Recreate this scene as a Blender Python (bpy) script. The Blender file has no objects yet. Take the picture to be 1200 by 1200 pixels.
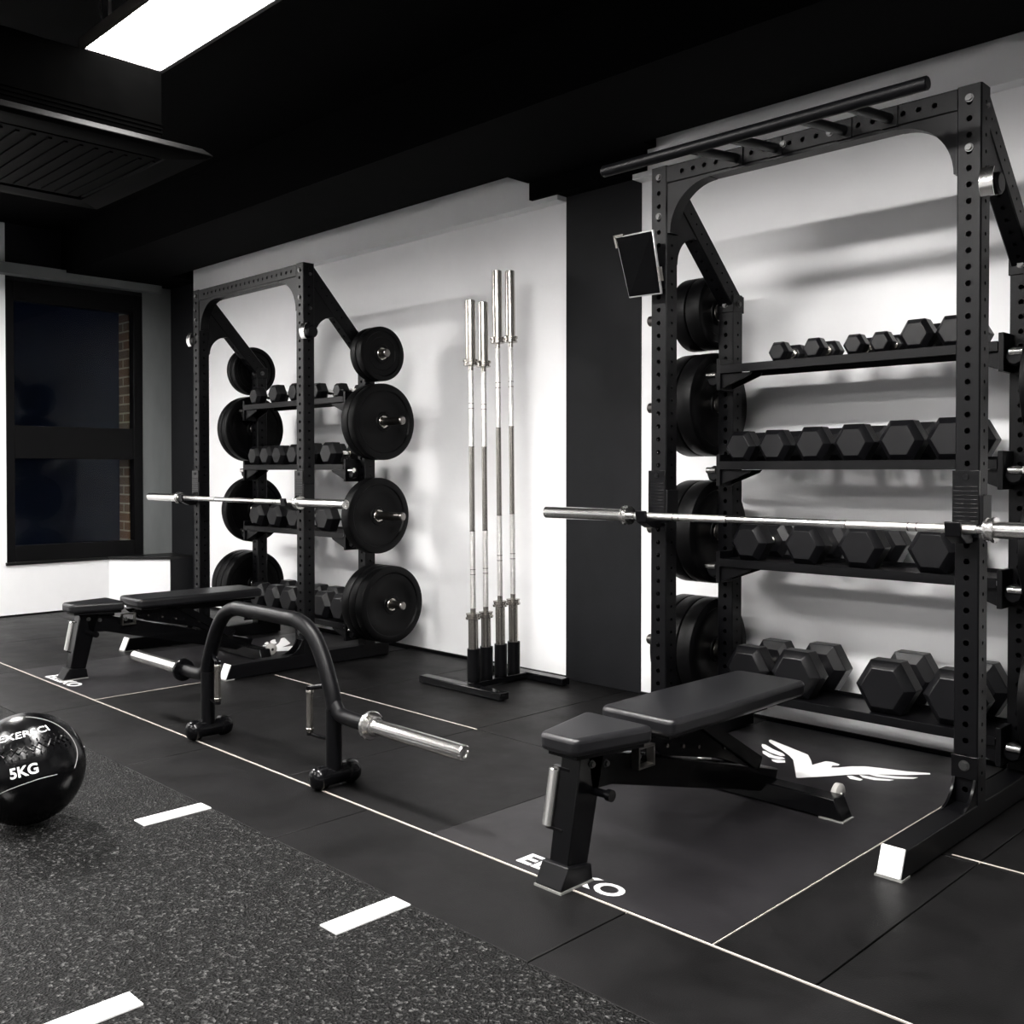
import bpy, math, random
from mathutils import Vector, Matrix
random.seed(7)
S = bpy.context.scene
COL = S.collection
PI = math.pi

# ------------------------------------------------------------------ camera
cam_d = bpy.data.cameras.new('camera'); cam = bpy.data.objects.new('camera', cam_d); COL.objects.link(cam)
cam_d.sensor_width = 36; cam_d.lens = 36*1162.65/1200
cam_d.shift_x = 0; cam_d.shift_y = (567.9-600)/1200
cam_d.clip_start = .05; cam_d.clip_end = 60
cam.location = (0, 0, 1.0986)
cam.rotation_euler = (PI/2-.0141, 0, .7838)
S.camera = cam
S.view_settings.view_transform = 'Standard'; S.view_settings.look = 'None'
S.view_settings.exposure = 2.4; S.view_settings.gamma = 1; S.view_settings.use_curve_mapping = False
w = bpy.data.worlds.new('night'); S.world = w; w.use_nodes = True
w.node_tree.nodes['Background'].inputs[0].default_value = (.010, .018, .045, 1)
w.node_tree.nodes['Background'].inputs[1].default_value = .35

# ------------------------------------------------------------------ materials
def mat(name, col, rough=.5, metal=0, spec=.5, noise=0, nscale=20, bump=0, bscale=200, stretch=None, rnoise=0, coat=0, emit=None, estr=0):
    m = bpy.data.materials.new(name); m.use_nodes = True
    nt = m.node_tree; b = nt.nodes['Principled BSDF']
    b.inputs['Base Color'].default_value = (*col, 1); b.inputs['Roughness'].default_value = rough
    b.inputs['Metallic'].default_value = metal; b.inputs['Specular IOR Level'].default_value = spec
    if coat: b.inputs['Coat Weight'].default_value = coat; b.inputs['Coat Roughness'].default_value = .15
    if emit: b.inputs['Emission Color'].default_value = (*emit, 1); b.inputs['Emission Strength'].default_value = estr
    tc = nt.nodes.new('ShaderNodeTexCoord')
    def coords():
        if not stretch: return tc.outputs['Object']
        mp = nt.nodes.new('ShaderNodeMapping'); mp.inputs['Scale'].default_value = stretch
        nt.links.new(tc.outputs['Object'], mp.inputs['Vector']); return mp.outputs['Vector']
    if noise or rnoise:
        n = nt.nodes.new('ShaderNodeTexNoise'); n.inputs['Scale'].default_value = nscale; n.inputs['Detail'].default_value = 6
        n.inputs['Roughness'].default_value = .65
        nt.links.new(coords(), n.inputs['Vector'])
        if noise:
            r = nt.nodes.new('ShaderNodeValToRGB')
            r.color_ramp.elements[0].position = .3; r.color_ramp.elements[1].position = .72
            r.color_ramp.elements[0].color = (*[max(0, c*(1-noise)) for c in col], 1)
            r.color_ramp.elements[1].color = (*[min(1, c*(1+noise)) for c in col], 1)
            nt.links.new(n.outputs['Fac'], r.inputs['Fac']); nt.links.new(r.outputs['Color'], b.inputs['Base Color'])
        if rnoise:
            mr = nt.nodes.new('ShaderNodeMapRange'); mr.inputs['To Min'].default_value = rough-rnoise; mr.inputs['To Max'].default_value = rough+rnoise
            mr.inputs['From Min'].default_value = .3; mr.inputs['From Max'].default_value = .7
            nt.links.new(n.outputs['Fac'], mr.inputs['Value']); nt.links.new(mr.outputs['Result'], b.inputs['Roughness'])
    if bump:
        n2 = nt.nodes.new('ShaderNodeTexNoise'); n2.inputs['Scale'].default_value = bscale; n2.inputs['Detail'].default_value = 3
        nt.links.new(coords(), n2.inputs['Vector'])
        bp = nt.nodes.new('ShaderNodeBump'); bp.inputs['Strength'].default_value = bump; bp.inputs['Distance'].default_value = .002
        nt.links.new(n2.outputs['Fac'], bp.inputs['Height']); nt.links.new(bp.outputs['Normal'], b.inputs['Normal'])
    return m

M = {}
M['white_wall'] = mat('white_paint', (.88, .88, .89), .55, noise=.03, nscale=2.5, bump=.12, bscale=60)
M['black_wall'] = mat('black_paint', (.0065, .0068, .008), .6, spec=.2, noise=.25, nscale=3, bump=.2, bscale=80)
M['grey_wall'] = mat('dark_grey_paint', (.17, .18, .18), .45, spec=.4, noise=.25, nscale=2, stretch=(1, 1, .25), bump=.2, bscale=60)
M['room_wall'] = mat('room_paint', (.50, .50, .51), .6, noise=.1, nscale=3)
M['ceiling'] = mat('black_ceiling', (.0008, .0008, .001), .9, spec=.05, noise=.2, nscale=3)
M['rubber'] = mat('rubber_floor', (.0036, .0034, .0036), .50, spec=.18, noise=.5, nscale=4.5, rnoise=.08, bump=.35, bscale=260)
M['underlay'] = mat('underlay', (.001, .001, .001), .9, spec=.1)
M['inlay'] = mat('smooth_inlay', (.0120, .0112, .0125), .42, spec=.25, noise=.18, nscale=5, rnoise=.06, bump=.2, bscale=300)
M['print_white'] = mat('printed_white', (.80, .80, .80), .5, noise=.04, nscale=30)
M['beige'] = mat('beige_edging', (.50, .46, .41), .5, noise=.15, nscale=30)
M['powder'] = mat('black_powder_coat', (.0014, .0014, .0019), .40, spec=.17, noise=.15, nscale=20, bump=.15, bscale=700)
M['powder_gloss'] = mat('gloss_black_paint', (.002, .002, .0024), .2, spec=.25, noise=.1, nscale=20)
M['rubber_head'] = mat('black_rubber_head', (.0034, .0034, .0042), .36, spec=.28, noise=.25, nscale=18, bump=.25, bscale=400)
M['plate'] = mat('black_bumper_rubber', (.0008, .0008, .0010), .45, spec=.12, noise=.2, nscale=10, bump=.2, bscale=300)
M['chrome'] = mat('chrome', (.82, .81, .79), .21, 1, noise=.04, nscale=30)
M['steel'] = mat('brushed_steel', (.40, .38, .35), .26, 1, noise=.1, nscale=40, stretch=(1, 1, .1))
M['steel_knurl'] = mat('knurled_steel', (.72, .71, .69), .32, 1, noise=.1, nscale=60, bump=.6, bscale=900)
M['steel_dark'] = mat('dark_steel', (.20, .19, .18), .3, 1, noise=.1, nscale=40)
M['bolt_steel'] = mat('bolt_steel', (.10, .10, .10), .45, 1, noise=.1, nscale=40)
M['vinyl'] = mat('black_vinyl_pad', (.006, .006, .0072), .33, spec=.5, noise=.12, nscale=30, bump=.25, bscale=900)
M['sole'] = mat('grey_sole', (.22, .22, .21), .5, noise=.05, nscale=30)
M['white_plastic'] = mat('white_plastic', (.80, .80, .79), .4, noise=.02, nscale=30)
M['silver'] = mat('silver_plastic', (.42, .42, .42), .3, .6, noise=.05, nscale=30)
M['screen'] = mat('black_glass', (.0003, .0003, .0005), .2, spec=.08, noise=.1, nscale=10)
M['frame_black'] = mat('black_frame', (.001, .001, .0013), .5, spec=.15, noise=.1, nscale=10)
M['sill'] = mat('dark_sill', (.003, .003, .003), .4, spec=.3, noise=.1, nscale=10)
M['ac'] = mat('dark_grey_cassette', (.0006, .0006, .0006), .6, spec=.03, noise=.1, nscale=10)
M['ac_body'] = mat('black_housing', (.0003, .0003, .0003), .8, spec=0, noise=.2, nscale=10)
M['ac_dark'] = mat('cassette_grille', (.0005, .0005, .0005), .6, spec=.03, noise=.1, nscale=10)
M['lamp_frame'] = mat('lamp_frame', (.06, .055, .05), .4, noise=.05, nscale=10)
M['lamp'] = mat('lamp_diffuser', (.9, .9, .9), .4, emit=(1, .975, .95), estr=24)
M['lamp_fill'] = mat('fill_lamp_diffuser', (.9, .9, .9), .4, emit=(1, .975, .95), estr=13)  # weaker emission for the added fill panels out of view
M['wire'] = mat('steel_wire', (.7, .68, .62), .3, 1, noise=.05, nscale=10)
M['ball'] = mat('black_glossy_vinyl', (.001, .001, .0013), .22, spec=.3, noise=.2, nscale=15, bump=.35, bscale=70)
M['thread'] = mat('grey_thread', (.30, .30, .29), .6, noise=.1, nscale=60)
M['night'] = mat('night_outside', (.006, .010, .022), .8, noise=.5, nscale=1.2)
M['wheel'] = mat('grey_wheel', (.42, .41, .39), .35, noise=.05, nscale=30)

# turf: dark crumb with light flecks
def turf_material():
    m = bpy.data.materials.new('speckled_turf'); m.use_nodes = True
    nt = m.node_tree; b = nt.nodes['Principled BSDF']; b.inputs['Roughness'].default_value = .55; b.inputs['Specular IOR Level'].default_value = .14
    tc = nt.nodes.new('ShaderNodeTexCoord')
    v = nt.nodes.new('ShaderNodeTexVoronoi'); v.inputs['Scale'].default_value = 150
    n = nt.nodes.new('ShaderNodeTexNoise'); n.inputs['Scale'].default_value = 120; n.inputs['Detail'].default_value = 4
    big = nt.nodes.new('ShaderNodeTexNoise'); big.inputs['Scale'].default_value = 3; big.inputs['Detail'].default_value = 3
    for x in (v, n, big): nt.links.new(tc.outputs['Object'], x.inputs['Vector'])
    sep = nt.nodes.new('ShaderNodeSeparateColor'); nt.links.new(v.outputs['Color'], sep.inputs['Color'])
    mu = nt.nodes.new('ShaderNodeMath'); mu.operation = 'MULTIPLY'
    nt.links.new(sep.outputs['Red'], mu.inputs[0]); nt.links.new(n.outputs['Fac'], mu.inputs[1])
    r = nt.nodes.new('ShaderNodeValToRGB'); e = r.color_ramp.elements
    e[0].position = .1; e[0].color = (.0012, .0012, .0012, 1); e[1].position = .60; e[1].color = (.085, .085, .083, 1)
    k = e.new(.38); k.color = (.0016, .0016, .0016, 1)
    nt.links.new(mu.outputs[0], r.inputs['Fac']); nt.links.new(r.outputs['Color'], b.inputs['Base Color'])
    ad = nt.nodes.new('ShaderNodeMath'); ad.operation = 'ADD'
    nt.links.new(n.outputs['Fac'], ad.inputs[0]); nt.links.new(v.outputs['Distance'], ad.inputs[1])
    bp = nt.nodes.new('ShaderNodeBump'); bp.inputs['Strength'].default_value = 1; bp.inputs['Distance'].default_value = .006
    nt.links.new(ad.outputs[0], bp.inputs['Height']); nt.links.new(bp.outputs['Normal'], b.inputs['Normal'])
    return m
M['turf'] = turf_material()

def brick_material():
    m = bpy.data.materials.new('old_brick'); m.use_nodes = True
    nt = m.node_tree; b = nt.nodes['Principled BSDF']; b.inputs['Roughness'].default_value = .8
    tc = nt.nodes.new('ShaderNodeTexCoord'); mp = nt.nodes.new('ShaderNodeMapping'); mp.inputs['Rotation'].default_value = (PI/2, 0, 0)
    br = nt.nodes.new('ShaderNodeTexBrick')
    br.inputs['Color1'].default_value = (.19, .09, .035, 1); br.inputs['Color2'].default_value = (.15, .10, .05, 1)
    br.inputs['Mortar'].default_value = (.42, .34, .22, 1); br.inputs['Scale'].default_value = 1
    br.inputs['Brick Width'].default_value = .22; br.inputs['Row Height'].default_value = .075; br.inputs['Mortar Size'].default_value = .007
    nt.links.new(tc.outputs['Object'], mp.inputs['Vector']); nt.links.new(mp.outputs['Vector'], br.inputs['Vector'])
    nt.links.new(br.outputs['Color'], b.inputs['Base Color'])
    return m
M['brick'] = brick_material()

def glass_material():
    m = bpy.data.materials.new('window_glass'); m.use_nodes = True
    b = m.node_tree.nodes['Principled BSDF']
    b.inputs['Base Color'].default_value = (.75, .8, .88, 1); b.inputs['Roughness'].default_value = .02
    b.inputs['Transmission Weight'].default_value = 1; b.inputs['IOR'].default_value = 1.17
    return m
M['glass'] = glass_material()

# ------------------------------------------------------------------ mesh builder
class MB:
    def __init__(s): s.v = []; s.f = []
    def add(s, vs, fs):
        o = len(s.v); s.v += [Vector(x) for x in vs]; s.f += [[o+i for i in f] for f in fs]; return s
    def box(s, x0, x1, y0, y1, z0, z1):
        return s.add([(x0,y0,z0),(x1,y0,z0),(x1,y1,z0),(x0,y1,z0),(x0,y0,z1),(x1,y0,z1),(x1,y1,z1),(x0,y1,z1)],
                     [(0,3,2,1),(4,5,6,7),(0,1,5,4),(1,2,6,5),(2,3,7,6),(3,0,4,7)])
    def prism(s, poly, axis, a0, a1):
        # poly in the two other axes (in order), extruded along axis
        n = len(poly)
        def mk(u, v, a): return {'x': (a, u, v), 'y': (u, a, v), 'z': (u, v, a)}[axis]
        vs = [mk(u, v, a0) for u, v in poly]+[mk(u, v, a1) for u, v in poly]
        fs = [tuple(range(n)), tuple(range(2*n-1, n-1, -1))]+[(i, n+i, n+(i+1) % n, (i+1) % n) for i in range(n)]
        return s.add(vs, fs)
    def cyl(s, p0, p1, r0, r1=None, n=24, caps=True):
        if r1 is None: r1 = r0
        p0 = Vector(p0); p1 = Vector(p1); d = (p1-p0).normalized()
        a = d.orthogonal().normalized(); b = d.cross(a)
        vs = [p0+(a*math.cos(2*PI*i/n)+b*math.sin(2*PI*i/n))*r0 for i in range(n)]+[p1+(a*math.cos(2*PI*i/n)+b*math.sin(2*PI*i/n))*r1 for i in range(n)]
        fs = [(i, (i+1) % n, n+(i+1) % n, n+i) for i in range(n)]
        if caps: fs += [tuple(range(n-1, -1, -1)), tuple(range(n, 2*n))]
        return s.add(vs, fs)
    def lathe(s, prof, p0, d, n=48):
        # prof = list of (radius, along); axis from p0 in direction d; open profile with r=0 ends closed by fan
        p0 = Vector(p0); d = Vector(d).normalized(); a = d.orthogonal().normalized(); b = d.cross(a)
        vs = []; fs = []; rings = []
        for r, t in prof:
            if r < 1e-6: rings.append([len(vs)]); vs.append(p0+d*t)
            else:
                rings.append(list(range(len(vs), len(vs)+n)))
                vs += [p0+d*t+(a*math.cos(2*PI*i/n)+b*math.sin(2*PI*i/n))*r for i in range(n)]
        for A, B in zip(rings, rings[1:]):
            for i in range(n):
                j = (i+1) % n
                if len(A) == 1 and len(B) == 1: continue
                if len(A) == 1: fs.append((A[0], B[j], B[i]))
                elif len(B) == 1: fs.append((A[i], A[j], B[0]))
                else: fs.append((A[i], A[j], B[j], B[i]))
        return s.add(vs, fs)
    def tube(s, pts, r, n=16, caps=True, closed=False):
        pts = [Vector(p) for p in pts]; N = len(pts); rr = r if isinstance(r, (list, tuple)) else [r]*N
        T = []
        for i in range(N):
            a = pts[max(0, i-1)]; b = pts[min(N-1, i+1)]; T.append((b-a).normalized())
        u = T[0].orthogonal().normalized(); vs = []
        for i in range(N):
            if i: u = (u-T[i]*u.dot(T[i])).normalized()
            w_ = T[i].cross(u)
            vs += [pts[i]+(u*math.cos(2*PI*k/n)+w_*math.sin(2*PI*k/n))*rr[i] for k in range(n)]
        fs = [(i*n+k, i*n+(k+1) % n, (i+1)*n+(k+1) % n, (i+1)*n+k) for i in range(N-1) for k in range(n)]
        if caps: fs += [tuple(range(n-1, -1, -1)), tuple(range((N-1)*n, N*n))]
        return s.add(vs, fs)
    def xf(s, m): s.v = [m @ v for v in s.v]; return s
    def build(s, name, m, parent=None, angle=35, bevel=0, seg=2, loc=None):
        me = bpy.data.meshes.new(name); me.from_pydata([tuple(v) for v in s.v], [], s.f); me.update()
        import bmesh
        bm = bmesh.new(); bm.from_mesh(me); bmesh.ops.recalc_face_normals(bm, faces=bm.faces[:]); bm.to_mesh(me); bm.free()
        me.materials.append(m if not isinstance(m, str) else M[m])
        me.shade_smooth(); me.set_sharp_from_angle(angle=math.radians(angle))
        o = bpy.data.objects.new(name, me); COL.objects.link(o)
        if parent: o.parent = parent
        if loc: o.location = loc
        if bevel:
            b = o.modifiers.new('bevel', 'BEVEL'); b.width = bevel; b.segments = seg; b.limit_method = 'ANGLE'; b.angle_limit = math.radians(40)
            b.harden_normals = False
        return o

def hole_beam(mb, p0, p1, side, w, h, pitch=.05, r_wide=.0092, r_side=.0065, start=.03, ch=.004, wide=(1, 1), sides=(1, 1)):
    """rectangular tube p0->p1; `side` = direction of width w; the other axis (T) has depth h. Round holes cut through the faces."""
    p0 = Vector(p0); p1 = Vector(p1); L = (p1-p0).length; A = (p1-p0).normalized()
    Sd = Vector(side); Sd = (Sd-A*Sd.dot(A)).normalized(); T = A.cross(Sd)
    def face(n, t, hw, off, r, on):
        hw_ = hw-ch
        def P(l, u, dep=0): return p0+A*l+t*u+n*(off-dep)
        if not on:
            mb.add([P(0, -hw_), P(L, -hw_), P(L, hw_), P(0, hw_)], [(0, 1, 2, 3)]); return
        l = start; cells = []
        while l+pitch/2 <= L+1e-6: cells.append(l+pitch/2); l += pitch
        if start > 0: mb.add([P(0, -hw_), P(start, -hw_), P(start, hw_), P(0, hw_)], [(0, 1, 2, 3)])
        end = start+len(cells)*pitch
        if not cells: end = start
        cells = [start+pitch*(i+.5) for i in range(int((L-start)/pitch))]; end = start+len(cells)*pitch
        if end < L: mb.add([P(end, -hw_), P(L, -hw_), P(L, hw_), P(end, hw_)], [(0, 1, 2, 3)])
        n_ = 16; hp = pitch/2
        corner = math.atan2(hw_, hp)
        for c in cells:
            ang = [2*PI*(k+.5)/n_ for k in range(n_)]
            # snap nearest to corners
            cs = [corner, PI-corner, PI+corner, 2*PI-corner]
            for q in cs:
                k = min(range(n_), key=lambda i: abs(ang[i]-q)); ang[k] = q
            vs = []
            for a in ang: vs.append(P(c+math.cos(a)*r, math.sin(a)*r))
            for a in ang:
                ca, sa = math.cos(a), math.sin(a); k = min(hp/abs(ca) if abs(ca) > 1e-9 else 1e9, hw_/abs(sa) if abs(sa) > 1e-9 else 1e9)
                vs.append(P(c+ca*k, sa*k))
            for a in ang: vs.append(P(c+math.cos(a)*r, math.sin(a)*r, .005))
            fs = [(i, (i+1) % n_, n_+(i+1) % n_, n_+i) for i in range(n_)]+[(i, 2*n_+i, 2*n_+(i+1) % n_, (i+1) % n_) for i in range(n_)]
            mb.add(vs, fs)
    face(T, Sd, w/2, h/2, r_wide, wide[0]); face(-T, Sd, w/2, h/2, r_wide, wide[1])
    face(Sd, T, h/2, w/2, r_side, sides[0]); face(-Sd, T, h/2, w/2, r_side, sides[1])
    for a in (-1, 1):
        for b in (-1, 1):
            q1 = Sd*(a*w/2)+T*(b*(h/2-ch)); q2 = Sd*(a*(w/2-ch))+T*(b*h/2)
            mb.add([p0+q1, p1+q1, p1+q2, p0+q2], [(0, 1, 2, 3)])
    for p, sgn in ((p0, -1), (p1, 1)):
        o = []
        for a, b, k in ((1, 1, 0), (1, 1, 1), (-1, 1, 1), (-1, 1, 0), (-1, -1, 0), (-1, -1, 1), (1, -1, 1), (1, -1, 0)):
            o.append(p+Sd*(a*(w/2-(ch if k else 0)))+T*(b*(h/2-(0 if k else ch))))
        mb.add(o, [tuple(range(8))])
    return mb

def empty(name, loc, rz=0):
    o = bpy.data.objects.new(name, None); COL.objects.link(o); o.location = loc; o.rotation_euler = (0, 0, rz); o.empty_display_size = .1
    return o
def tag(o, label=None, cat=None, group=None, kind=None):
    if label: o['label'] = label
    if cat: o['category'] = cat
    if group: o['group'] = group
    if kind: o['kind'] = kind
    return o
def copy_tree(o, parent=None):
    c = o.copy(); COL.objects.link(c); c.parent = parent
    for ch in list(o.children): copy_tree(ch, c)
    return c
def struct(o, label=None):
    o['kind'] = 'structure'
    if label: o['label'] = label
    return o
def rounded(poly, r, n=5):
    out = []; N = len(poly)
    for i in range(N):
        p = Vector(poly[i]).to_2d(); a = Vector(poly[i-1]).to_2d(); b = Vector(poly[(i+1) % N]).to_2d()
        da = (a-p).normalized(); db = (b-p).normalized()
        s_, e_ = p+da*r, p+db*r
        for k in range(n+1):
            t = k/n; q = s_*(1-t)**2+p*2*t*(1-t)+e_*t*t; out.append((q.x, q.y))
    return out
def R2(p0, p1): return p0
# things keep their own origin: geometry given in world coordinates is shifted to the parent's location
def part(mb, name, m, parent, **k):
    L = parent.matrix_basis.translation if parent else Vector((0, 0, 0))
    q = parent
    tot = Vector((0, 0, 0))
    while q: tot += Vector(q.location); q = q.parent
    mb.v = [v-tot for v in mb.v]
    return mb.build(name, m, parent, **k)

# ================================================================== THE ROOM
WY = 3.90      # rack wall
LX = -7.95     # far left wall
# floor: rubber tiles with narrow gaps over an underlay
fl = MB()
G = .0022
def tile(x0, x1, y0, y1): fl.box(x0+G, x1-G, y0+G, y1-G, -.018, 0)
xsA = [-8.6, -7.86, -6.8, -5.74, -4.675, -3.62, -2.59, -1.53, -.47, .58, 1.6, 2.6]
for a, b in zip(xsA, xsA[1:]): tile(a, b, 1.583, 1.940)
for ya, yb in ((1.944, 2.868), (2.868, 3.96)):
    for a, b in ((-8.6, -7.8), (-7.8, -6.75), (-6.75, -5.765), (-4.765, -4.05), (-4.05, -3.08), (-3.08, -2.283), (-1.283, -1.025), (-1.025, .0), (0, 1.05), (1.05, 2.6)):
        tile(a, b, ya, yb)
floor = struct(fl.build('floor', 'rubber', bevel=.0012, seg=1), 'black rubber tile floor under the racks')
struct(MB().box(-8.6, 2.6, -3.2, 4.1, -.08, -.018).build('floor', 'underlay'), 'dark underlay slab below the floor tiles')

tf = tag(MB().box(-8.6, 2.6, -3.2, 1.577, -.018, .004).build('turf_strip', 'turf'), 'black speckled sprint turf filling the near left side of the floor', 'turf')
for x0, y0, y1 in [(k, 1.352, 1.577) for k in (-3.015, -2.0, -4.03, -5.04, -.985)]+[(k, .66, .895) for k in (-2.025, -1.01, -3.04)]:
    MB().box(x0, x0+.068, y0, y1, .004, .0075).build('lane_mark', 'print_white', tf)

# edging lines of the tiles
tr = struct(MB().box(-8.4, -.0, 1.940, 1.945, -.01, .0012).build('trim_1', 'beige'), 'thin beige edging line running the length of the floor')
struct(MB().box(-4.66, -3.07, 2.866, 2.871, -.01, .0012).build('trim_2', 'beige'), 'thin pale floor joint between the two racks')
struct(MB().box(-1.10, .6, 2.885, 2.891, -.01, .0012).build('trim_3', 'beige'), 'thin pale floor joint right of the near rack')

# walls
struct(MB().box(-7.40, -3.482, WY, WY+.15, 0, 2.52).build('wall_back', 'white_wall'), 'white wall behind the far rack')
struct(MB().box(-2.99, 2.6, WY, WY+.15, 0, 2.52).build('wall_back', 'white_wall'), 'white wall behind the near rack')
struct(MB().box(-7.40, -3.482, WY-.075, WY+.15, 2.505, 2.95).build('wall_back', 'white_wall'), 'white bulkhead above the far rack wall')
struct(MB().box(-2.99, 2.6, WY-.075, WY+.15, 2.505, 2.95).build('wall_back', 'white_wall'), 'white bulkhead above the near rack wall')
struct(MB().box(-3.482, -2.99, WY-.006, WY+.15, 0, 2.95).build('wall_back', 'black_wall', bevel=.003), 'black pillar between the two white bays')
struct(MB().box(-8.1, -7.40, WY-.006, WY+.15, 0, 2.95).build('wall_back', 'black_wall'), 'black end of the rack wall in the far corner')
struct(MB().box(-3.66, -2.90, WY-.10, WY+.02, 2.53, 2.70).build('trim_4', 'ceiling'), 'black downstand box over the pillar')
struct(MB().box(-7.40, -3.482, WY-.012, WY, 0, .018).build('baseboard_back', 'frame_black'), 'low black skirting under the white wall')
struct(MB().box(-2.99, 2.6, WY-.012, WY, 0, .012).build('baseboard_back', 'frame_black'), 'low black skirting behind the near rack')

# far left wall with window opening  (window Y 2.60..3.64, Z .43..2.53)
wl = MB()
wl.box(LX-.02, LX+.02, -3.2, 2.59, 0, 2.95)
struct(wl.build('wall_left', 'white_wall'), 'white end wall left of the window')
struct(MB().box(LX-.02, LX+.02, 2.59, 3.36, 0, .43).build('wall_left', 'white_wall'), 'white wall below the window')
struct(MB().box(LX-.15, LX+.02, 3.645, WY+.1, 0, 2.95).build('wall_left', 'grey_wall'), 'dark grey painted wall right of the window')
struct(MB().box(LX-.15, LX+.02, 2.59, 3.645, 2.53, 2.95).build('wall_left', 'black_wall'), 'black wall over the window')
struct(MB().box(LX-.15, LX+.12, 1.0, 3.77, 2.56, 2.64).build('trim_5', 'grey_wall'), 'dark grey box beam over the window')
struct(MB().prism([(LX+.02, 3.36), (-7.577, 3.714), (-7.577, WY), (LX+.02, WY)], 'z', 0, .385).build('wall_left', 'white_wall'), 'white splayed low casing in the corner')
struct(MB().box(-7.577, -7.565, 3.705, WY, 0, .387).build('trim_6', 'black_wall'), 'black end panel of the low casing')
struct(MB().prism([(LX-.02, 2.58), (LX+.035, 2.58), (LX+.035, 3.35), (-7.565, 3.70), (-7.565, WY), (LX-.02, WY)], 'z', .385, .408).build('trim_7', 'sill', bevel=.003), 'dark window sill running over the low casing')
struct(MB().box(LX+.02, LX+.03, -3.2, 3.36, 0, .012).build('baseboard_left', 'frame_black'), 'low black skirting on the end wall')
# window 1
wf = MB()
wf.box(LX-.06, LX+.025, 2.59, 2.65, .408, 2.53); wf.box(LX-.06, LX+.025, 3.57, 3.645, .408, 2.53)
wf.box(LX-.06, LX+.025, 2.65, 3.57, 2.38, 2.53); wf.box(LX-.06, LX+.025, 2.65, 3.57, .408, .53)
wf.box(LX-.06, LX+.02, 2.65, 3.57, 1.19, 1.44)
win = struct(wf.build('window_1', 'frame_black', bevel=.003), 'black framed window with a thick middle rail in the far left wall')
MB().box(LX-.045, LX-.037, 2.65, 3.57, .53, 1.19).build('pane', 'glass', win)
MB().box(LX-.045, LX-.037, 2.65, 3.57, 1.44, 2.38).build('pane', 'glass', win)
struct(MB().box(-8.22, -8.04, 3.575, 3.70, .45, 2.45).build('wall_outside', 'brick'), 'brick reveal seen through the right edge of the window')
struct(MB().box(-9.3, -9.25, .5, 4.4, 0, 3.0).build('wall_outside', 'night'), 'dark facade outside the window')

# ceiling
struct(MB().box(-8.1, 2.6, -3.2, 4.05, 2.95, 3.0).build('ceiling', 'ceiling'), 'black ceiling')
struct(MB().box(-8.1, -3.667, 3.0, 3.645, 2.62, 2.95).build('ceiling', 'ceiling'), 'black perimeter bulkhead over the far rack')
struct(MB().box(-3.667, -2.83, 3.0, WY-.1, 2.62, 2.95).build('ceiling', 'ceiling'), 'black beam reaching the pillar')
struct(MB().box(-2.83, 2.6, 3.0, 3.70, 2.62, 2.95).build('ceiling', 'ceiling'), 'black perimeter bulkhead over the near rack')
struct(MB().box(-7.93, -7.42, 3.645, WY-.006, 2.62, 2.95).build('ceiling', 'ceiling'), 'black ceiling drop in the far corner')
# unseen sides that close the room
struct(MB().box(2.55, 2.6, -3.2, 4.05, 0, 2.95).build('wall_right', 'room_wall'), 'grey wall on the right side')
struct(MB().box(-8.1, 2.6, -3.25, -3.2, 0, 2.95).build('wall_front', 'room_wall'), 'grey wall behind the viewer')

# ================================================================== LIGHTS
def lamp_panel(x0, y0, label, z=2.54, lx=1.2, ly=.30, m='lamp'):
    e = empty('ceiling_light', (x0+lx/2, y0+ly/2, z)); tag(e, label, 'ceiling light', 'linear ceiling light panels')
    f = MB()
    for a in ((0, lx, 0, .016), (0, lx, ly-.016, ly), (0, .016, .016, ly-.016), (lx-.016, lx, .016, ly-.016)):
        f.box(x0+a[0], x0+a[1], y0+a[2], y0+a[3], z, z+.035)
    f.box(x0+.016, x0+lx-.016, y0+.016, y0+ly-.016, z+.03, z+.035)
    part(f, 'frame', 'lamp_frame', e)
    part(MB().box(x0+.016, x0+lx-.016, y0+.016, y0+ly-.016, z+.004, z+.01), 'diffuser', m, e)
    for px in (x0+.13, x0+lx-.13):
        for py in (y0+.03, y0+ly-.03):
            c = MB(); c.tube([(px, py, z+.035), (px+.003, py, z+.05), (px-.02, py, z+.10), (px-.02, py, 2.95)], .0022, 8)
            part(c, 'suspension_wire', 'wire', e)
    return e
lamp_panel(-3.456, 1.37, 'bright white light panel hanging at the top left of the view')
lamp_panel(-1.70, 1.37, 'white light panel overhead between viewer and near rack')
lamp_panel(-7.0, 1.37, 'white light panel near the end wall beyond the left edge')
lamp_panel(-7.9, -.25, 'unseen light panel added in the far left corner for glare on the far rack')  # out of view, added to put glare on the far rack's front posts
lamp_panel(-1.70, -.25, 'unseen fill light panel added above the viewer', m='lamp_fill')  # from here on: unseen panels added as fill, lifting the wall shadows
lamp_panel(-1.70, -1.8, 'unseen fill light panel added behind the viewer', m='lamp_fill')
lamp_panel(-4.6, -.25, 'unseen fill light panel added over the turf beyond the left edge', m='lamp_fill')
lamp_panel(-4.6, -1.8, 'unseen fill light panel added over the rear of the turf beyond the left edge', m='lamp_fill')

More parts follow.
